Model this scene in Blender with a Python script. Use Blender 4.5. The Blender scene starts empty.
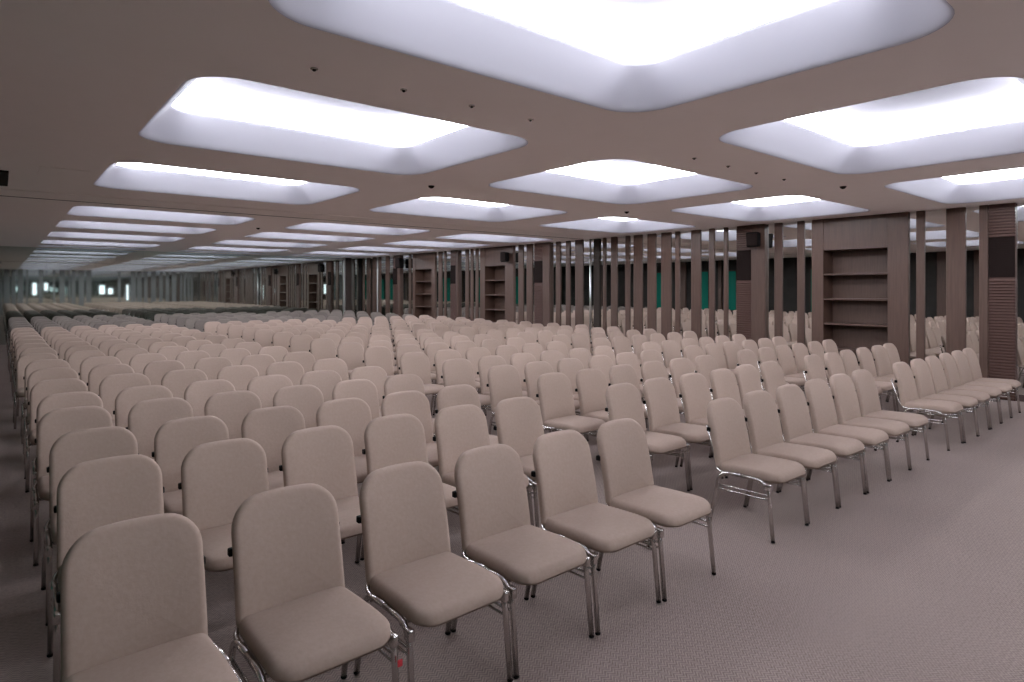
import bpy, bmesh, math, random
from mathutils import Vector, Matrix
random.seed(7)
S = bpy.context.scene
COL = S.collection

# ------------------------------------------------------------------ helpers
def link(o):
    COL.objects.link(o); return o

def mesh_obj(name, bm, mats, parent=None, smooth=True):
    bmesh.ops.recalc_face_normals(bm, faces=bm.faces)
    me = bpy.data.meshes.new(name)
    bm.to_mesh(me); bm.free()
    for m in (mats if isinstance(mats, (list, tuple)) else [mats]):
        me.materials.append(m)
    if smooth:
        for p in me.polygons: p.use_smooth = True
    o = link(bpy.data.objects.new(name, me))
    if parent: o.parent = parent
    return o

def tag(o, label, cat, group=None, kind=None):
    o['label'] = label; o['category'] = cat
    if group: o['group'] = group
    if kind: o['kind'] = kind
    return o

def thing(name, label, cat, loc=(0, 0, 0), group=None, kind=None):
    o = link(bpy.data.objects.new(name, None))
    o.empty_display_size = .1; o.location = loc
    return tag(o, label, cat, group, kind)

def struct(o):
    o['kind'] = 'structure'; return o

def box(bm, x0, x1, y0, y1, z0, z1, bevel=0.0, mat=0, seg=2):
    vs = [bm.verts.new((x, y, z)) for x in (x0, x1) for y in (y0, y1) for z in (z0, z1)]
    fs = [bm.faces.new([vs[i] for i in q]) for q in
          ((0, 1, 3, 2), (4, 6, 7, 5), (0, 4, 5, 1), (2, 3, 7, 6), (0, 2, 6, 4), (1, 5, 7, 3))]
    for f in fs: f.material_index = mat
    if bevel:
        es = list({e for f in fs for e in f.edges})
        r = bmesh.ops.bevel(bm, geom=es, offset=bevel, segments=seg, profile=.5, affect='EDGES')
        for f in r['faces']: f.material_index = mat
    return bm

def tube(bm, pts, r, n=10, mat=0, caps=True):
    pts = [Vector(p) for p in pts]
    rings = []
    prev = None
    for i, p in enumerate(pts):
        a = pts[max(i - 1, 0)]; b = pts[min(i + 1, len(pts) - 1)]
        t = (b - a).normalized()
        if prev is None:
            ref = Vector((1, 0, 0)) if abs(t.x) < .9 else Vector((0, 1, 0))
        else:
            ref = prev
        u = (ref - t * ref.dot(t)).normalized(); prev = u
        v = t.cross(u)
        rings.append([bm.verts.new(p + (u * math.cos(2 * math.pi * k / n) + v * math.sin(2 * math.pi * k / n)) * r) for k in range(n)])
    for a, b in zip(rings, rings[1:]):
        for k in range(n):
            f = bm.faces.new((a[k], a[(k + 1) % n], b[(k + 1) % n], b[k])); f.material_index = mat
    if caps:
        for q in (rings[0], rings[-1]):
            f = bm.faces.new(q); f.material_index = mat
    return bm

def bend(pts, rad, n=6):
    """polyline with rounded corners"""
    pts = [Vector(p) for p in pts]
    out = [pts[0]]
    for i in range(1, len(pts) - 1):
        p = pts[i]; a = (pts[i - 1] - p); b = (pts[i + 1] - p)
        ra = min(rad, a.length * .49); rb = min(rad, b.length * .49); rr = min(ra, rb)
        A = p + a.normalized() * rr; B = p + b.normalized() * rr
        for k in range(n + 1):
            t = k / n
            out.append(A * (1 - t) ** 2 + p * 2 * t * (1 - t) + B * t * t)
    out.append(pts[-1])
    return out

def rrect(x0, x1, y0, y1, rads, n=8):
    """rounded rectangle, counter-clockwise; rads = (x0y0, x1y0, x1y1, x0y1)"""
    P = []
    cs = ((x0, y0, math.pi), (x1, y0, 1.5 * math.pi), (x1, y1, 0), (x0, y1, .5 * math.pi))
    for (cx, cy, a0), r in zip(cs, rads):
        ox = cx + r if cx == x0 else cx - r
        oy = cy + r if cy == y0 else cy - r
        for k in range(n + 1):
            a = a0 + .5 * math.pi * k / n
            P.append((ox + r * math.cos(a), oy + r * math.sin(a)))
    return P

def densify(P, step):
    out = []
    for i, a in enumerate(P):
        b = P[(i + 1) % len(P)]
        d = math.hypot(b[0] - a[0], b[1] - a[1]); m = max(1, int(d / step))
        for k in range(m):
            out.append((a[0] + (b[0] - a[0]) * k / m, a[1] + (b[1] - a[1]) * k / m))
    return out

# ------------------------------------------------------------------ materials
def new_mat(name):
    m = bpy.data.materials.new(name); m.use_nodes = True
    nt = m.node_tree
    return m, nt, nt.nodes['Principled BSDF']

def simple(name, col, rough=.5, metal=0.0, spec=.5):
    m, nt, b = new_mat(name)
    b.inputs['Base Color'].default_value = (*col, 1)
    b.inputs['Roughness'].default_value = rough
    b.inputs['Metallic'].default_value = metal
    b.inputs['Specular IOR Level'].default_value = spec
    return m

def noisy(name, c1, c2, scale, rough, bump=.0, stretch=(1, 1, 1), spec=.4, detail=4, per_object=0.0):
    m, nt, b = new_mat(name)
    N, L = nt.nodes, nt.links
    tc = N.new('ShaderNodeTexCoord'); mp = N.new('ShaderNodeMapping')
    mp.inputs['Scale'].default_value = stretch
    L.new(tc.outputs['Object'], mp.inputs['Vector'])
    nz = N.new('ShaderNodeTexNoise'); nz.inputs['Scale'].default_value = scale; nz.inputs['Detail'].default_value = detail
    L.new(mp.outputs['Vector'], nz.inputs['Vector'])
    rp = N.new('ShaderNodeValToRGB')
    rp.color_ramp.elements[0].position = .3; rp.color_ramp.elements[1].position = .7
    rp.color_ramp.elements[0].color = (*c1, 1); rp.color_ramp.elements[1].color = (*c2, 1)
    L.new(nz.outputs['Fac'], rp.inputs['Fac'])
    out = rp.outputs['Color']
    if per_object:
        oi = N.new('ShaderNodeObjectInfo'); hs = N.new('ShaderNodeHueSaturation')
        mr = N.new('ShaderNodeMapRange')
        mr.inputs['To Min'].default_value = 1 - per_object; mr.inputs['To Max'].default_value = 1 + per_object
        L.new(oi.outputs['Random'], mr.inputs['Value']); L.new(mr.outputs['Result'], hs.inputs['Value'])
        L.new(out, hs.inputs['Color']); out = hs.outputs['Color']
    L.new(out, b.inputs['Base Color'])
    b.inputs['Roughness'].default_value = rough
    b.inputs['Specular IOR Level'].default_value = spec
    if bump:
        bp = N.new('ShaderNodeBump'); bp.inputs['Strength'].default_value = bump; bp.inputs['Distance'].default_value = .004
        L.new(nz.outputs['Fac'], bp.inputs['Height']); L.new(bp.outputs['Normal'], b.inputs['Normal'])
    return m

def emitter(name, col, strength):
    m, nt, b = new_mat(name)
    b.inputs['Base Color'].default_value = (*[.75 * c for c in col], 1)
    b.inputs['Specular IOR Level'].default_value = .1
    b.inputs['Emission Color'].default_value = (*col, 1)
    b.inputs['Emission Strength'].default_value = strength
    return m

M = {}
M['fabric'] = noisy('taupe_fabric', (.335, .250, .206), (.362, .274, .228), 60, .92, .2, spec=.2, per_object=.05)
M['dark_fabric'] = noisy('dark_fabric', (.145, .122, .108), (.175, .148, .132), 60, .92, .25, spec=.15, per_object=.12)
M['chrome'] = simple('chrome', (.58, .55, .53), .24, 1.0)
M['black'] = simple('black_plastic', (.006, .005, .005), .8, 0, .08)
M['red'] = simple('red_tag', (.45, .02, .03), .5)
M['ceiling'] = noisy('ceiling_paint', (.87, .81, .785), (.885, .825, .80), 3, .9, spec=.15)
M['flare'] = simple('coffer_white_dimmed', (.37, .358, .405), .85, 0, .1)  # white like the ceiling; softer, bluish cove light is put into the colour
M['band'] = emitter('led_diffuser', (.92, .95, 1.0), 24.0)
M['band_dim'] = emitter('led_diffuser_dim', (.92, .95, 1.0), 6.0)
M['top'] = simple('recess_white_dimmed', (.24, .23, .262), .9, 0, .1)  # white plaster; its weaker lighting is painted in as grey-lavender
M['wood'] = noisy('walnut_veneer', (.062, .032, .023), (.084, .046, .033), 5, .5, .04, (9, 9, .5), detail=6, per_object=.06)
M['rib'] = noisy('ribbed_wood', (.070, .032, .024), (.090, .043, .033), 6, .5, .02, (2, 2, 20))
M['vent'] = simple('dark_vent', (.016, .010, .009), .85, 0, .08)
M['mirror'] = simple('mirror_glass', (.76, .77, .75), .012, 1.0)
M['back_mirror'] = simple('tinted_mirror', (.62, .695, .66), .03, 1.0)
M['front_mirror'] = simple('front_mirror_glass', (.74, .77, .76), .02, 1.0)
M['dark_wall'] = noisy('dark_wall_panel', (.020, .017, .016), (.030, .026, .024), 2, .6, spec=.15)
M['grey_post'] = noisy('grey_veneer', (.120, .116, .116), (.150, .145, .144), 4, .6, 0, (6, 6, .5), spec=.2)
M['grey_wall'] = noisy('grey_wall_panel', (.045, .043, .043), (.06, .057, .056), 2, .6)
M['jamb'] = simple('dark_jamb', (.038, .028, .024), .7, 0, .15)
M['green'] = emitter('green_lit_glass', (.003, .10, .072), 0.22)
M['window'] = emitter('lit_window', (.85, .93, 1.0), 2.0)
M['trimwood'] = simple('baseboard_wood', (.055, .03, .026), .5)
M['edge_metal'] = simple('pale_metal', (.60, .60, .60), .35, 1.0)

# carpet: small woven zig-zag
m, nt, b = new_mat('woven_carpet')
N, L = nt.nodes, nt.links
tc = N.new('ShaderNodeTexCoord'); mp = N.new('ShaderNodeMapping')
L.new(tc.outputs['Object'], mp.inputs['Vector'])
sep = N.new('ShaderNodeSeparateXYZ'); L.new(mp.outputs['Vector'], sep.inputs[0])
def mth(op, a, bb=None, v=None):
    n = N.new('ShaderNodeMath'); n.operation = op
    L.new(a, n.inputs[0])
    if bb is not None: L.new(bb, n.inputs[1])
    elif v is not None: n.inputs[1].default_value = v
    return n.outputs[0]
pp = mth('PINGPONG', sep.outputs[0], v=.022)
zz = mth('ADD', sep.outputs[1], pp)
st = mth('PINGPONG', zz, v=.0085)
st = mth('MULTIPLY', st, v=1 / .0085)
nz = N.new('ShaderNodeTexNoise'); nz.inputs['Scale'].default_value = 55; nz.inputs['Detail'].default_value = 3
L.new(mp.outputs['Vector'], nz.inputs['Vector'])
nb = N.new('ShaderNodeTexNoise'); nb.inputs['Scale'].default_value = .9; nb.inputs['Detail'].default_value = 3
L.new(mp.outputs['Vector'], nb.inputs['Vector'])
fac = mth('ADD', mth('MULTIPLY', st, v=.55), mth('MULTIPLY', nz.outputs['Fac'], v=.6))
fac = mth('ADD', fac, mth('MULTIPLY', nb.outputs['Fac'], v=.25))
rp = N.new('ShaderNodeValToRGB')
rp.color_ramp.elements[0].position = .3; rp.color_ramp.elements[1].position = 1.05
rp.color_ramp.elements[0].color = (.142, .110, .098, 1); rp.color_ramp.elements[1].color = (.345, .272, .244, 1)
L.new(fac, rp.inputs['Fac']); L.new(rp.outputs['Color'], b.inputs['Base Color'])
b.inputs['Roughness'].default_value = .95; b.inputs['Specular IOR Level'].default_value = .1
bp = N.new('ShaderNodeBump'); bp.inputs['Strength'].default_value = .5; bp.inputs['Distance'].default_value = .004
L.new(fac, bp.inputs['Height']); L.new(bp.outputs['Normal'], b.inputs['Normal'])
M['carpet'] = m

# ------------------------------------------------------------------ dimensions
CAM_H = 1.70
HC = 3.01            # ceiling height
XW = 11.85           # front of the posts on the right wall
XM = 11.875           # mirror face of the right wall
XL = -1.55           # left wall
YB = 24.35            # mirror at the back
YF = -3.3            # front wall (behind the camera)
XR = 12.34
F_PX = 615.0
SA, CA = .640, .768  # camera yaw
def wall_y(u, X=XW):
    t = (u - 512) / F_PX
    return X * (CA - SA * t) / (SA + CA * t)

# ------------------------------------------------------------------ shell
bm = bmesh.new(); box(bm, XL - .1, XR + .1, YF - .1, YB + .15, -.1, 0)
struct(mesh_obj('floor', bm, M['carpet'], smooth=False))
bm = bmesh.new(); box(bm, XR, XR + .1, YF - .1, YB + .15, 0, HC + .7)
struct(mesh_obj('wall_right', bm, M['dark_wall'], smooth=False))
bm = bmesh.new(); box(bm, XL - .1, XL, YF - .1, YB + .15, 0, HC + .7)
struct(mesh_obj('wall_left', bm, M['dark_wall'], smooth=False))
bm = bmesh.new(); box(bm, XL, XR, YB + .05, YB + .15, 0, HC + .7)
struct(mesh_obj('wall_back', bm, M['dark_wall'], smooth=False))
bm = bmesh.new(); box(bm, XL, XR, YF - .1, YF, 0, HC + .7)
struct(mesh_obj('wall_front', bm, M['grey_wall'], smooth=False))

# ------------------------------------------------------------------ ceiling with coffers
cols = [(.86, 3.57), (4.49, 7.27), (8.16, 10.92)]
rows = [(-2.20, -.25), (.85, 2.90), (3.87, 6.03), (7.10, 9.15), (11.28, 12.95), (13.85, 15.65), (16.70, 18.65), (19.75, 21.55), (22.25, 23.0)]
cols = [(a * 1.04, c * 1.04) for a, c in cols]; rows = [(a * 1.04, c * 1.04) for a, c in rows]
ybr = [YF - .05] + [(rows[i][1] + rows[i + 1][0]) / 2 for i in range(len(rows) - 1)] + [YB + .1]
xbr = [XL - .05] + [(cols[i][1] + cols[i + 1][0]) / 2 for i in range(2)] + [XR + .05]
ORD = 'zeroth first second third fourth fifth sixth seventh eighth ninth tenth eleventh twelfth thirteenth fourteenth fifteenth sixteenth seventeenth eighteenth nineteenth twentieth'.split()
def ordw(n):
    if n <= 20: return ORD[n]
    tens = {20: 'twenty', 30: 'thirty', 40: 'forty', 50: 'fifty'}[n // 10 * 10]
    return tens + '-' + ORD[n % 10] if n % 10 else {30: 'thirtieth', 40: 'fortieth', 50: 'fiftieth'}[n]

def inset(x0, x1, y0, y1, r, d, n=10):
    rr = max(.10, r - d * .6)
    return rrect(x0 + d, x1 - d, y0 + d, y1 - d, (rr,) * 4, n)

bmC = bmesh.new()
colname = ['left', 'middle', 'right']
for j, (y0, y1) in enumerate(rows):
    for i, (x0, x1) in enumerate(cols):
        small = (y1 - y0) < 1.2
        R = .18 if small else .32
        IN = .16 if small else .23
        RISE = .15 if small else .25
        # ceiling cell around the hole
        P = inset(x0, x1, y0, y1, R, 0)
        cx0, cx1, cy0, cy1 = xbr[i], xbr[i + 1], ybr[j], ybr[j + 1]
        m_ = len(P)
        inner = [bmC.verts.new((x, y, HC)) for x, y in P]
        outer = []
        for k, (x, y) in enumerate(P):
            q = k // (m_ // 4)
            corner = ((cx0, cy0), (cx1, cy0), (cx1, cy1), (cx0, cy1))[q]
            outer.append(corner)
        ov = {c: bmC.verts.new((c[0], c[1], HC)) for c in set(outer)}
        for k in range(m_):
            a, b2 = inner[k], inner[(k + 1) % m_]
            A, B = outer[k], outer[(k + 1) % m_]
            if A == B: bmC.faces.new((ov[A], a, b2))
            else: bmC.faces.new((ov[A], a, b2, ov[B]))
        # the coffer itself
        if j == 0: lab = 'glowing recessed ceiling coffer above the front end of the room, %s column' % colname[i]
        else: lab = 'glowing recessed ceiling coffer, %s from the front in the %s column' % (ordw(j), colname[i])
        if small: lab = 'dim narrow ceiling coffer beside the back mirror, %s column' % colname[i]
        t = thing('ceiling_coffer', lab, 'ceiling light', ((x0 + x1) / 2, (y0 + y1) / 2, HC), 'recessed ceiling coffers')
        ox, oy = (x0 + x1) / 2, (y0 + y1) / 2
        def ring(bm, d, z, R=R):
            return [bm.verts.new((x - ox, y - oy, z)) for x, y in inset(x0, x1, y0, y1, R, d)]
        def skin(bm, rings):
            for a, b2 in zip(rings, rings[1:]):
                n_ = len(a)
                for k in range(n_): bm.faces.new((a[k], a[(k + 1) % n_], b2[(k + 1) % n_], b2[k]))
        k_ = IN / .27; kz = RISE / .18
        prof = [(0, 0), (.012 * k_, .002 * kz), (.026 * k_, .008 * kz), (.045 * k_, .019 * kz), (.07 * k_, .037 * kz), (.16 * k_, .104 * kz), (.262 * k_, .175 * kz), (.27 * k_, .182 * kz)]
        bm = bmesh.new(); skin(bm, [ring(bm, d, z) for d, z in prof] + [ring(bm, IN, RISE + .018), ring(bm, IN - .13, RISE + .022)])
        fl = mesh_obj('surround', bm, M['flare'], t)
        bm = bmesh.new(); skin(bm, [ring(bm, IN - .13, RISE + .022), ring(bm, IN - .13, RISE + .18), ring(bm, IN - .11, RISE + .23), ring(bm, IN - .05, RISE + .26)])
        mesh_obj('light_band', bm, M['band_dim' if small else 'band'], t)
        bm = bmesh.new(); top = ring(bm, IN - .05, RISE + .26); bm.faces.new(top)
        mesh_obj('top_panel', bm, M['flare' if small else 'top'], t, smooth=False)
struct(mesh_obj('ceiling', bmC, M['ceiling'], smooth=False))
bm = bmesh.new(); box(bm, XL - .1, XR + .1, YF - .1, YB + .15, HC + .72, HC + .8)
struct(mesh_obj('roof_slab', bm, M['dark_wall'], smooth=False))

# ceiling track of the folding partition and small fittings
YT = 11.15
t = thing('partition_track', 'dark narrow partition track across the ceiling', 'track', (0, YT, HC))
bm = bmesh.new(); box(bm, XL, XM - .14, -.02, .02, -.012, 0, .003)
mesh_obj('rail', bm, M['vent'], t, False)
bm = bmesh.new(); box(bm, XL, XM - .14, -.75, -.03, -.010, 0, .004)
mesh_obj('cover_strip', bm, M['ceiling'], t, False)
t = thing('ceiling_slot', 'short dark slot in the ceiling at the left edge of the photo', 'slot', (0, 0, HC))
bm = bmesh.new(); box(bm, -.02, .08, 8.8, 10.0, -.02, 0, .004)
mesh_obj('slot_liner', bm, M['vent'], t, False)
t = thing('ceiling_hatch', 'square access panel flush in the ceiling near the left coffer column', 'access panel', (.55, 8.55, HC))
bm = bmesh.new(); box(bm, -.22, .22, -.3, .3, -.006, 0, .002)
mesh_obj('cover', bm, M['ceiling'], t, False)

def spot(x, y, lab, big=False):
    x *= 1.04; y *= 1.04
    r = .032 if big else .018
    t = thing('smoke_detector' if big else 'ceiling_spotlight', lab, 'smoke detector' if big else 'spotlight', (x, y, HC),
              'ceiling smoke detectors' if big else 'small ceiling spotlights')
    bm = bmesh.new()
    prof = [(r * 1.25, 0), (r * 1.25, -.006), (r, -.008 if not big else -.02), (r * .72, -.008 if not big else -.026)]
    rings = [[bm.verts.new((a * math.cos(k * math.pi / 10), a * math.sin(k * math.pi / 10), z)) for k in range(20)] for a, z in prof]
    for a, c in zip(rings, rings[1:]):
        for k in range(20): bm.faces.new((a[k], a[(k + 1) % 20], c[(k + 1) % 20], c[k]))
    bm.faces.new(rings[-1])
    mesh_obj('housing', bm, M['chrome'] if not big else M['vent'], t)
    bm = bmesh.new()
    rr = [[bm.verts.new((a * math.cos(k * math.pi / 8), a * math.sin(k * math.pi / 8), z)) for k in range(16)] for a, z in ((r * .62, -.006), (r * .62, -.014 if not big else -.03), (r * .3, -.018 if not big else -.034))]
    for a, c in zip(rr, rr[1:]):
        for k in range(16): bm.faces.new((a[k], a[(k + 1) % 16], c[(k + 1) % 16], c[k]))
    bm.faces.new(rr[-1])
    mesh_obj('lens', bm, M['black'], t)
for i, x in enumerate((1.38, 1.96, 2.49, 3.03)):
    spot(x, 3.42, 'small dark ceiling spotlight, %s of four before the left coffer' % ordw(i + 1))
for i, x in enumerate((5.13, 5.73, 6.29, 6.91)):
    spot(x, 3.42, 'small dark ceiling spotlight, %s of four before the middle coffer' % ordw(i + 1))
spot(7.96, 3.2, 'round ceiling detector between middle and right coffers nearest the front', True)
spot(7.85, 6.5, 'round ceiling detector between middle and right coffers, second from the front', True)
spot(4.05, 6.4, 'round ceiling detector between left and middle coffers nearest the front', True)
spot(4.10, 13.1, 'round ceiling detector between left and middle coffers past the track', True)

# ------------------------------------------------------------------ right wall: mirrors, posts, pillars, bookcases
def post(name, x0, x1, y0, y1, label, group, mat='wood', z1=HC - .002):
    cx, cy = (x0 + x1) / 2, (y0 + y1) / 2
    bm = bmesh.new(); box(bm, x0 - cx, x1 - cx, y0 - cy, y1 - cy, 0, z1, .006)
    o = mesh_obj(name, bm, M[mat], None, False); o.location = (cx, cy, 0.002)
    return tag(o, label, 'post', group)

posts_u = [(362.5, 364.5), (366.5, 370.2), (372.5, 376), (378.3, 381), (385.5, 389.5), (408.5, 411),
           (438.3, 442.2), (444.2, 446.2), (465.2, 468.8), (470.3, 473.2), (475.4, 478.2),
           (518.2, 523.5), (526.4, 532.8), (555.7, 560.7), (565.7, 570.4), (575, 583.3),
           (602.6, 606), (610.8, 617.3), (625.2, 630), (633.4, 642.5), (647.2, 656), (661, 671.3), (675, 680),
           (691, 701), (708.8, 714.7), (723.5, 728), (774.2, 782.6), (797, 804.6), (916, 925), (946, 966)]
Q = []
for a, c in posts_u:
    yf = wall_y(a, XW); yn = wall_y(c, XW + .02)
    Q.append((yn, max(yf, yn + .05)))
# continuation beyond the right edge of the frame, seen in the back mirror
Q += [(.55, .80), (.05, .20), (-.95, -.60), (-1.55, -1.38), (-2.25, -2.05), (-2.9, -2.6)]
Q.sort()
for k, (y0, y1) in enumerate(Q):
    past = [q for q in Q if q[0] > 2.0]
    if y0 > 2.0:
        n = past.index((y0, y1)) + 1
        lab = '%s brown wooden post on the mirrored side wall, %s beyond the nearest ribbed pillar' % (
            'narrow' if y1 - y0 < .22 else 'wide', ordw(n))
    else:
        lab = 'brown wooden post on the mirrored side wall, %s in front of nearest ribbed pillar' % ordw(6 - k)
    post('wooden_post', XW, XM - .002, y0, y1, lab, 'wooden posts on the side wall')

def pillar(name, u_far, u_mid, u_near, rib_far, label):
    """rib_far: the ribbed strip takes the far side"""
    ya, yb, yc = wall_y(u_far), wall_y(u_mid), wall_y(u_near, XW + .05)
    t = thing(name, label, 'pillar', (XM, yb, 0), 'ribbed pillars on the side wall', 'thing')
    ribr = (yb, ya) if rib_far else (yc, yb)
    plr = (yc, yb) if rib_far else (yb, ya)
    D = XW - .06 - XM
    bm = bmesh.new(); box(bm, D, -.002, plr[0] - yb + .001, plr[1] - yb - .001, .002, HC - .002, .006)
    mesh_obj('plain_panel', bm, M['wood'], t, False)
    z0, z1 = 1.88, 2.50
    bm = bmesh.new()
    a, c = ribr[0] - yb + .002, ribr[1] - yb - .002
    box(bm, D + .03, -.002, a, c, .002, HC - .002)
    z = .02
    while z < HC - .05:
        if not (z0 - .03 < z < z1):
            box(bm, D, D + .03, a, c, z, z + .028, .006, seg=1)
        z += .046
    mesh_obj('ribbed_panel', bm, M['rib'], t, False)
    bm = bmesh.new()
    box(bm, D + .012, D + .0295, a + .004, c - .004, z0, z1)
    z = z0
    while z < z1 - .02:
        box(bm, D + .002, D + .012, a + .008, c - .008, z + .006, z + .022); z += .035
    mesh_obj('vent_grille', bm, M['vent'], t, False)
pillar('ribbed_pillar', 980, 989, 1017, False, 'ribbed brown pillar with dark vent nearest the camera on the side wall')
pillar('ribbed_pillar', 737.5, 752.5, 767.4, True, 'ribbed brown pillar with black speaker before the large bookcase')
pillar('ribbed_pillar', 535.2, 544, 552.2, True, 'brown pillar with dark vent between middle bookcase and chrome pole')
pillar('ribbed_pillar', 451.5, 457, 460.3, True, 'brown pillar with dark vent between the two far bookcases')
pillar('ribbed_pillar', 394.0, 398.5, 402, True, 'brown pillar with dark vent beyond the farthest bookcase')

def bookcase(u0, u1, u2, u3, label):
    """far edge, opening far, opening near, near edge"""
    Y3, Y2, Y1, Y0 = wall_y(u0), wall_y(u1), wall_y(u2), wall_y(u3)
    yc = (Y1 + Y2) / 2
    t = thing('bookcase', label, 'bookcase', (XW - .02, yc, 0), 'built-in bookcases on the side wall')
    ZT, DP = 2.42, .42
    a0, a1, a2, a3 = Y0 - yc, Y1 - yc, Y2 - yc, Y3 - yc
    for s, e in ((a0, a1), (a2, a3)):
        bm = bmesh.new(); box(bm, 0, DP, s, e, .002, HC - .002, .005); mesh_obj('side_panel', bm, M['wood'], t, False)
    bm = bmesh.new(); box(bm, .012, DP, a1 + .001, a2 - .001, ZT, HC - .002, .004); mesh_obj('top_panel', bm, M['wood'], t, False)
    bm = bmesh.new(); box(bm, DP - .02, DP, a1 + .001, a2 - .001, .10, ZT - .001); mesh_obj('back_panel', bm, M['wood'], t, False)
    bm = bmesh.new(); box(bm, .02, DP - .021, a1 + .001, a2 - .001, .002, .12, .004); mesh_obj('plinth', bm, M['wood'], t, False)
    for z in (1.955, 1.495, 1.035, .575):
        bm = bmesh.new(); box(bm, .02, DP - .021, a1 + .001, a2 - .001, z, z + .032, .004); mesh_obj('shelf', bm, M['wood'], t, False)
    return Y0, Y3
b3 = bookcase(812, 823.7, 888, 908.7, 'large empty built-in brown bookcase nearest the camera')
b2 = bookcase(480.5, 485.3, 505.5, 514, 'empty brown bookcase with speaker above it, middle of the three')
b1 = bookcase(413, 415.5, 432, 435.3, 'empty brown bookcase farthest along the side wall')

# chrome pole and dark jamb of the partition
yp = wall_y(592)
bm = bmesh.new(); tube(bm, [(0, 0, .002), (0, 0, HC - .015)], .028, 14)
o = mesh_obj('metal_pole', bm, M['edge_metal']); o.location = (XW - .06, yp, 0)
tag(o, 'bright metal pole on the side wall under the ceiling track', 'pole')
post('partition_jamb', XW - .02, XM - .002, wall_y(599.5), wall_y(594), 'very dark jamb post right beside the bright metal pole', None, 'jamb', HC - .02)

# mirror panes between the bookcases
def mirror(y0, y1, label):
    bm = bmesh.new(); box(bm, 0, .02, -(y1 - y0) / 2, (y1 - y0) / 2, 0, HC - .03)
    o = mesh_obj('wall_mirror', bm, M['mirror'], None, False); o.location = (XM, (y0 + y1) / 2, .02)
    tag(o, label, 'mirror', 'mirror panes on the side wall')
mirror(YF + .02, b3[0] - .003, 'mirror pane behind posts around the nearest ribbed pillar')
mirror(b3[1] + .003, yp - .003, 'mirror pane between large bookcase and bright metal pole')
mirror(yp + .003, b2[0] - .003, 'mirror pane between bright metal pole and middle bookcase')
mirror(b2[1] + .003, b1[0] - .003, 'mirror pane between the two far bookcases')
mirror(b1[1] + .003, YB - .01, 'mirror pane between the farthest bookcase and the back mirror')

bm = bmesh.new(); box(bm, XW - .085, XW - .062, YF + .05, wall_y(824) - 0, 0, .09, .004)
# baseboard runs under the posts in front of the mirror
bm.free(); bm = bmesh.new(); box(bm, XM - .012, XM - .001, YF + .02, b3[0] - .01, 0.001, .10)
struct(mesh_obj('baseboard_right', bm, M['trimwood'], smooth=False))

def wall_speaker(y, z, label, sc=1.0, x=XW - .02):
    t = thing('wall_speaker', label, 'speaker', (x, y, z), 'black wall speakers')
    bm = bmesh.new()
    w, d, h = .13 * sc, .17 * sc, .15 * sc
    vs = []
    for yy, dd in ((-w, 0), (w, 0)):
        vs.append([(-.06, yy * .8, -h * .9), (-.06, yy * .8, h * .9), (-.06 - d, yy, h), (-.06 - d * .85, yy, -h)])
    A = [bm.verts.new(p) for p in vs[0]]; B = [bm.verts.new(p) for p in vs[1]]
    bm.faces.new(A); bm.faces.new(B)
    for k in range(4): bm.faces.new((A[k], A[(k + 1) % 4], B[(k + 1) % 4], B[k]))
    bmesh.ops.bevel(bm, geom=list(bm.edges), offset=.012, segments=2, affect='EDGES')
    mesh_obj('cabinet', bm, M['black'], t, False)
    bm = bmesh.new(); box(bm, -.065 - d * .99, -.055 - d * .92, -w * .85, w * .85, -h * .8, h * .8, .004)
    mesh_obj('grille', bm, M['vent'], t, False)
    bm = bmesh.new(); box(bm, -.06, 0, -.03, .03, -.03, .03); mesh_obj('bracket', bm, M['black'], t, False)
wall_speaker(wall_y(759), 2.69, 'black speaker mounted high on the ribbed pillar by the large bookcase', 1, XW - .061)
wall_speaker(wall_y(509), 2.66, 'black speaker mounted high beside the middle bookcase')
wall_speaker(wall_y(404), 2.68, 'black speaker mounted high on the wall past the farthest bookcase', 1.3)

# ------------------------------------------------------------------ mirrored back wall
nP = 5; x0, x1 = XL + .02, XM - .1
for k in range(nP):
    a = x0 + (x1 - x0) * k / nP; c = x0 + (x1 - x0) * (k + 1) / nP
    bm = bmesh.new(); box(bm, -(c - a) / 2 + .002, (c - a) / 2 - .002, 0, .025, 0, HC - .004)
    o = mesh_obj('back_mirror', bm, M['back_mirror'], None, False); o.location = ((a + c) / 2, YB, .002)
    tag(o, 'grey tinted mirror panel across the back of the room, %s from the bookcase wall' % ordw(nP - k), 'mirror', 'tinted mirror panels on the back wall')
bm = bmesh.new(); box(bm, -.03, .03, -.05, 0, 0, HC - .02, .004)
o = mesh_obj('metal_edge_strip', bm, M['edge_metal'], None, False); o.location = (11.12, YB - .002, .002)
tag(o, 'thin pale metal strip standing in front of the back mirror near the corner', 'trim strip')
post('corner_jamb', 11.16, 11.42, YB - .07, YB - .003, 'dark jamb post in the far corner beside the pale metal strip', None, 'jamb')

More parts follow.
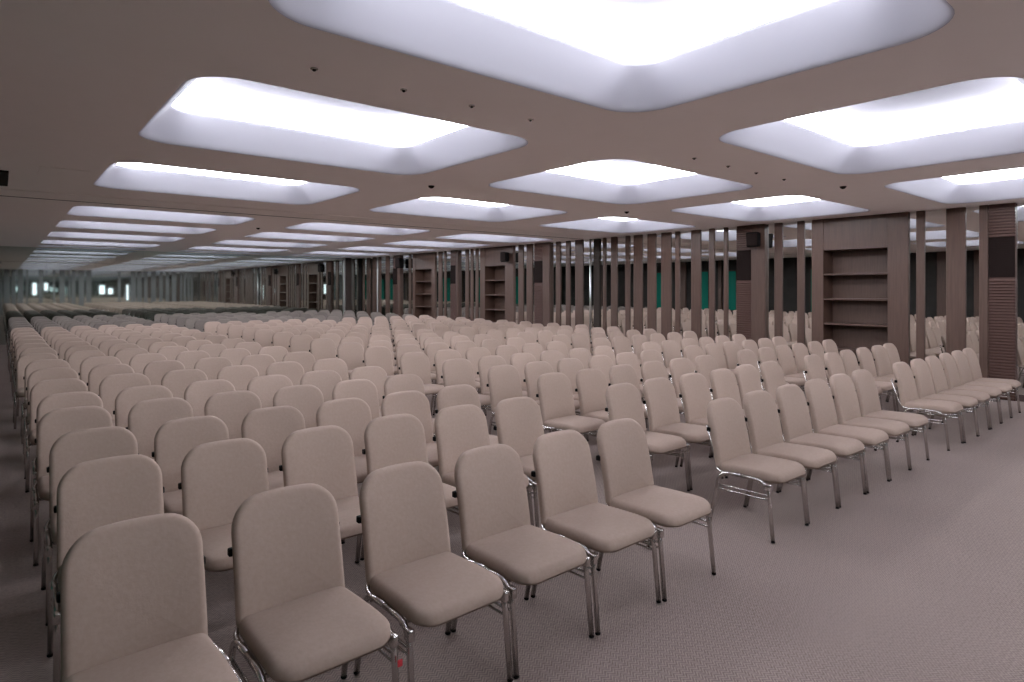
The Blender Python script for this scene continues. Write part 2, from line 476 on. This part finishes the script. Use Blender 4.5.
# ------------------------------------------------------------------ left wall (seen only in the mirrors)
yy = -2.9; k = 0
green_spans = [(-2.5, -.9), (-.3, 1.3), (2.0, 3.9), (8.0, 9.5), (9.9, 11.4), (14.7, 15.2), (16.1, 16.7), (18.4, 19.2)]
for n, (a, c) in enumerate(green_spans):
    w = thing('window_%d' % (n + 1), 'green lit glass window on the dark wall, %s from the front' % ordw(n + 1), 'window', (XL, (a + c) / 2, 0))
    del w['category']; del w['label']; struct(w)
    bm = bmesh.new(); box(bm, .012, .03, -(c - a) / 2, (c - a) / 2, .75, 2.5); mesh_obj('glass', bm, M['green'], w, False)
    bm = bmesh.new()
    h = (c - a) / 2
    for (p, q, r, s) in ((-h - .06, -h, .69, 2.56), (h, h + .06, .69, 2.56), (-h, h, .69, .75), (-h, h, 2.5, 2.56)):
        box(bm, 0.001, .05, p, q, r, s)
    mesh_obj('window_frame', bm, M['jamb'], w, False)
while yy < 23.5:
    w = random.choice((.16, .22, .30))
    if not any(a - .4 < yy < c + .1 for a, c in green_spans):
        k += 1
        post('wooden_post', XL + .002, XL + .10, yy, yy + w, 'dark brown post on the dim wall opposite the bookcases, %s from the front' % ordw(k), 'wooden posts on the dim wall', 'wood')
    yy += w + random.uniform(.45, .95)

# ------------------------------------------------------------------ front wall (seen in the back mirror)
wx = [(1.70, 1.90), (2.32, 2.5), (5.42, 5.72), (5.95, 6.2), (7.05, 7.16)]
for n, (a, c) in enumerate(wx):
    w = struct(link(bpy.data.objects.new('window_%d' % (n + 9), None))); w.location = ((a + c) / 2, YF, 0)
    h = (c - a) / 2
    z0, z1 = ((1.3, 2.1), (1.6, 2.1), (1.35, 1.95), (1.35, 1.75), (.9, 2.0))[n]
    bm = bmesh.new(); box(bm, -h, h, .013, .03, z0, z1); mesh_obj('glass', bm, M['window'], w, False)
    bm = bmesh.new()
    for (p, q, r, s) in ((-h - .05, -h, z0 - .05, z1 + .05), (h, h + .05, z0 - .05, z1 + .05), (-h, h, z0 - .05, z0), (-h, h, z1, z1 + .05)):
        box(bm, p, q, .011, .05, r, s)
    mesh_obj('window_frame', bm, M['jamb'], w, False)
for n, (a, c) in enumerate(((XL + .02, 3.6), (3.61, 7.8), (7.81, XM - .05))):
    bm = bmesh.new(); box(bm, -(c - a) / 2, (c - a) / 2, 0, .008, 0, HC - .01)
    o = mesh_obj('front_mirror', bm, M['front_mirror'], None, False); o.location = ((a + c) / 2, YF + .002, .002)
    tag(o, 'mirror pane behind the grey posts of the front wall, %s from the dim side wall' % ordw(n + 1), 'mirror', 'mirror panes on the front wall')
x = -1.2; k = 0
while x < 11.4:
    w = random.choice((.10, .16, .22, .30))
    if not any(a - w - .06 < x < c + .06 for a, c in wx):
        k += 1
        post('wooden_post', x, x + w, YF + .025, YF + .055, 'brown post on the front wall, %s from the dim side wall' % ordw(k), 'wooden posts on the front wall', 'grey_post')
    x += w + random.uniform(.06, .26)

# ------------------------------------------------------------------ chairs
def pad(outline, prof, place, crown=.006):
    """padded cushion: outline CCW in (a, b); prof rings = (inset, h); place(a, b, h) -> xyz"""
    bm = bmesh.new()
    P = densify(outline, .06); n = len(P)
    nor = []
    for i in range(n):
        a, c = P[i - 1], P[(i + 1) % n]
        d = Vector((c[0] - a[0], c[1] - a[1])).normalized(); nor.append((-d.y, d.x))
    cx = sum(p[0] for p in P) / n; cy = sum(p[1] for p in P) / n
    rings = []
    for d, h in prof:
        rings.append([bm.verts.new(place(p[0] + q[0] * d, p[1] + q[1] * d, h)) for p, q in zip(P, nor)])
    def inner(last_d, h, sgn):
        base = [(p[0] + q[0] * last_d, p[1] + q[1] * last_d) for p, q in zip(P, nor)]
        out = []
        for f in (.72, .42, .15):
            out.append([bm.verts.new(place(cx + (x - cx) * f, cy + (y - cy) * f, h + sgn * crown * (1 - f * f))) for x, y in base])
        return out
    top = inner(prof[-1][0], prof[-1][1], 1); bot = inner(prof[0][0], prof[0][1], -.3)
    seq = bot[::-1] + rings + top
    for a, c in zip(seq, seq[1:]):
        for k in range(n): bm.faces.new((a[k], a[(k + 1) % n], c[(k + 1) % n], c[k]))
    bm.faces.new(seq[0][::-1]); bm.faces.new(seq[-1])
    return bm

def edge_profile(T, r, n=4):
    out = [(r * (1 - math.sin(.5 * math.pi * k / n)), r * (1 - math.cos(.5 * math.pi * k / n))) for k in range(n + 1)]
    out += [(r * (1 - math.cos(.5 * math.pi * k / n)), T - r + r * math.sin(.5 * math.pi * k / n)) for k in range(n + 1)]
    return out

def seat_bm():
    ol = rrect(-.225, .225, -.255, .215, (.085, .085, .05, .05), 6)
    def place(a, b, h):
        f = max(0, (-b - .12) / .135)
        z = .385 + h - .030 * f * f * (1 if h > .03 else .2) - .018 * (b + .25) / .47
        w = 1 - .04 * max(0, (b + .02) / .25)
        return (a * w, b, z)
    return pad(ol, edge_profile(.075, .032), place, .010)

TILT = math.radians(13)
def back_bm():
    # a across, b up
    H = .47
    ol = rrect(-.216, .216, 0, H, (.03, .03, .110, .110), 7)
    def place(a, b, h):
        t = b / H
        w = 1.02 - .02 * t
        arch = .019 * (1 - (a / .216) ** 2) * max(0, (t - .6) / .4)
        curve = .022 * (a / .216) ** 2 + .012 * math.sin(math.pi * t)
        depth = h + curve - .012
        # forward is -y
        y0, z0 = .185, .382
        bb = b + arch
        return (a * w, y0 + bb * math.sin(TILT) - depth * math.cos(TILT) + .05, z0 + bb * math.cos(TILT) + depth * math.sin(TILT))
    return pad(ol, edge_profile(.055, .026), place, .006)

RX = .237
def leg_pts(sx, front):
    x = RX * sx
    if front: return bend([(x * 1.02, -.225, .004), (x, -.185, .395), (x, 0.01, .395)], .09)
    return bend([(x * 1.02, .255, .004), (x, .175, .385), (x, 0.01, .395)], .09)
def leg_bm(sx, front, n=10):
    bm = bmesh.new(); p = leg_pts(sx, front)
    tube(bm, p, .0130, n)
    d = (p[1] - p[0]).normalized()
    tube(bm, [p[0] - Vector((0, 0, .003)), p[0] + d * .006], .0136, n, 1)
    return bm
def stretcher_bm(sx, n=8):
    bm = bmesh.new(); x = RX * sx
    tube(bm, [(x, -.198, .275), (x, .203, .262)], .006, n)
    tube(bm, [(x, -.195, .305), (x, .198, .292)], .006, n)
    return bm
def support_bm(sx, n=8):
    bm = bmesh.new(); x = RX * sx
    p = bend([(x, .03, .388), (x * .97, .195, .386), (x * .5, .285, .44), (x * .5, .352, .672)], .05)
    tube(bm, p, .010, n); return bm
def cap_bm(sx):
    bm = bmesh.new(); x = .214 * sx
    box(bm, x - .014, x + .014, .262, .290, .652, .682, .005); return bm
def bracket_bm():
    bm = bmesh.new()
    for s in (-1, 1):
        x = RX * s
        box(bm, x - .015, x + .013, -.212, -.168, .335, .385, .008)
    tube(bm, [(-RX, -.12, .372), (RX, -.12, .372)], .009, 8)
    tube(bm, [(-RX, .13, .368), (RX, .13, .368)], .009, 8)
    return bm
def frame_low_bm():
    bm = bmesh.new()
    for s in (-1, 1):
        for f in (True, False): tube(bm, leg_pts(s, f), .0125, 6)
        p = bend([(RX * s, .03, .388), (RX * s * .97, .195, .386), (RX * s * .5, .285, .44), (RX * s * .5, .352, .672)], .05, 3)
        tube(bm, p, .010, 6)
        tube(bm, [(RX * s, -.198, .285), (RX * s, .203, .272)], .007, 6)
        box(bm, .214 * s - .014, .214 * s + .014, .262, .290, .652, .682, 0, 1)
    tube(bm, [(-RX, -.12, .372), (RX, -.12, .372)], .009, 6)
    return bm

proto = thing('chair', 'x', 'chair', (0, 0, 0), 'beige chairs in rows')
seat = mesh_obj('seat', seat_bm(), M['fabric'], proto)
back = mesh_obj('backrest', back_bm(), M['fabric'], proto)
for sx in (-1, 1): mesh_obj('side_bumper', cap_bm(sx), M['black'], back, False)
for sx in (-1, 1):
    for fr in (True, False): mesh_obj('leg', leg_bm(sx, fr), [M['chrome'], M['black']], proto)
for sx in (-1, 1): mesh_obj('stretcher', stretcher_bm(sx), M['chrome'], proto)
for sx in (-1, 1):
    sp = mesh_obj('back_support', support_bm(sx), M['chrome'], proto)
mesh_obj('linking_bar', bracket_bm(), M['chrome'], proto)

low = thing('chair', 'x', 'chair', (0, 0, 0), 'beige chairs in rows')
for ch in proto.children[:]:
    if ch.name.split('.')[0] in ('seat', 'backrest'):
        c = ch.copy(); link(c); c.parent = low
mesh_obj('frame', frame_low_bm(), [M['chrome'], M['black']], low)
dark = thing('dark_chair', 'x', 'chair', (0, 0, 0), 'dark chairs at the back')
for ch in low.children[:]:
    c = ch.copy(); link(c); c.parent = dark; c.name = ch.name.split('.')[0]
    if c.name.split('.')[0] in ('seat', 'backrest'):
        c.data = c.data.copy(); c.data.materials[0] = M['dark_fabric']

def kids(o): return [c for c in ALL[o.name]]
ALL = {}
for r in (proto, low, dark):
    ALL[r.name] = list(r.children)
    for ch in r.children: ALL[ch.name] = list(ch.children)
used = set()
def place_chair(src, loc, rz, label):
    if src.name not in used:
        used.add(src.name); r = src
    else:
        r = src.copy(); link(r)
        for ch in ALL[src.name]:
            c = ch.copy(); link(c); c.parent = r
            for g in ALL[ch.name]:
                d = g.copy(); link(d); d.parent = c
    r.location = loc; r.rotation_euler = (0, 0, rz); r['label'] = label
    return r

PITCH = .522
blocks = [(.41, 'left'), (4.215, 'middle'), (7.885, 'right')]
row_y = [2.27, 3.27, 4.13, 4.98, 5.80, 6.80, 7.78, 8.78]
while len(row_y) < 16: row_y.append(row_y[-1] + .985)
for r, y in enumerate(row_y):
    for bx, bname in blocks:
        jy = random.uniform(-.04, .04) if r else (-.03 if bname == 'right' else 0)
        jx = random.uniform(-.03, .03) if r else 0
        for k in range(6):
            sl = ordw(k + 1)
            rw = 'front row' if r == 0 else ('back beige row' if r == 15 else ordw(r + 1) + ' row from the front')
            lab = 'beige padded chair, %s, %s seat from the left, %s block' % (rw, sl, bname)
            src = proto if r < 6 else low
            j2 = (random.uniform(-.004, .004), random.uniform(-.018, .018)) if r else (random.uniform(-.003, .003), random.uniform(-.008, .008))
            o = place_chair(src, (bx + PITCH * k + jx + j2[0] - ((.035, .018)[k] if r == 0 and bname == 'left' and k < 2 else 0), y + jy + j2[1], .004), math.radians(random.uniform(-.7, .7)), lab)
            if r == 0 and bname == 'left' and k == 1:
                bm = bmesh.new(); box(bm, RX - .004, RX + .016, -.232, -.226, .275, .300, .001)
                rt = mesh_obj('tag', bm, M['red'], o, False); rt['label'] = 'small red tag'
y = row_y[-1]
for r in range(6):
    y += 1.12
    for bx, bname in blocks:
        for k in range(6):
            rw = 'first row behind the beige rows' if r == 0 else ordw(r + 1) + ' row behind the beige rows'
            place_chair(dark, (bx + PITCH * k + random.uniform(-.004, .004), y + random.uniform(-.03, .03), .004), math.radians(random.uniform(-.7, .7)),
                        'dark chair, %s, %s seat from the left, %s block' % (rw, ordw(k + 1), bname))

# ------------------------------------------------------------------ camera, world, view
cd = bpy.data.cameras.new('camera'); cam = link(bpy.data.objects.new('camera', cd))
cam.location = (0, 0, CAM_H)
cam.rotation_euler = (math.radians(90), 0, -math.atan2(SA, CA))
cd.sensor_width = 36; cd.lens = 36 * F_PX / 1024
cd.shift_y = -52 / 1024
cd.clip_start = .05; cd.clip_end = 200
S.camera = cam
w = bpy.data.worlds.new('world'); S.world = w; w.use_nodes = True
w.node_tree.nodes['Background'].inputs[0].default_value = (0, 0, 0, 1)
w.node_tree.nodes['Background'].inputs[1].default_value = 0
S.view_settings.view_transform = 'Standard'
S.view_settings.look = 'None'
S.view_settings.exposure = 0.0
S.view_settings.gamma = 1.0
S.view_settings.use_curve_mapping = False
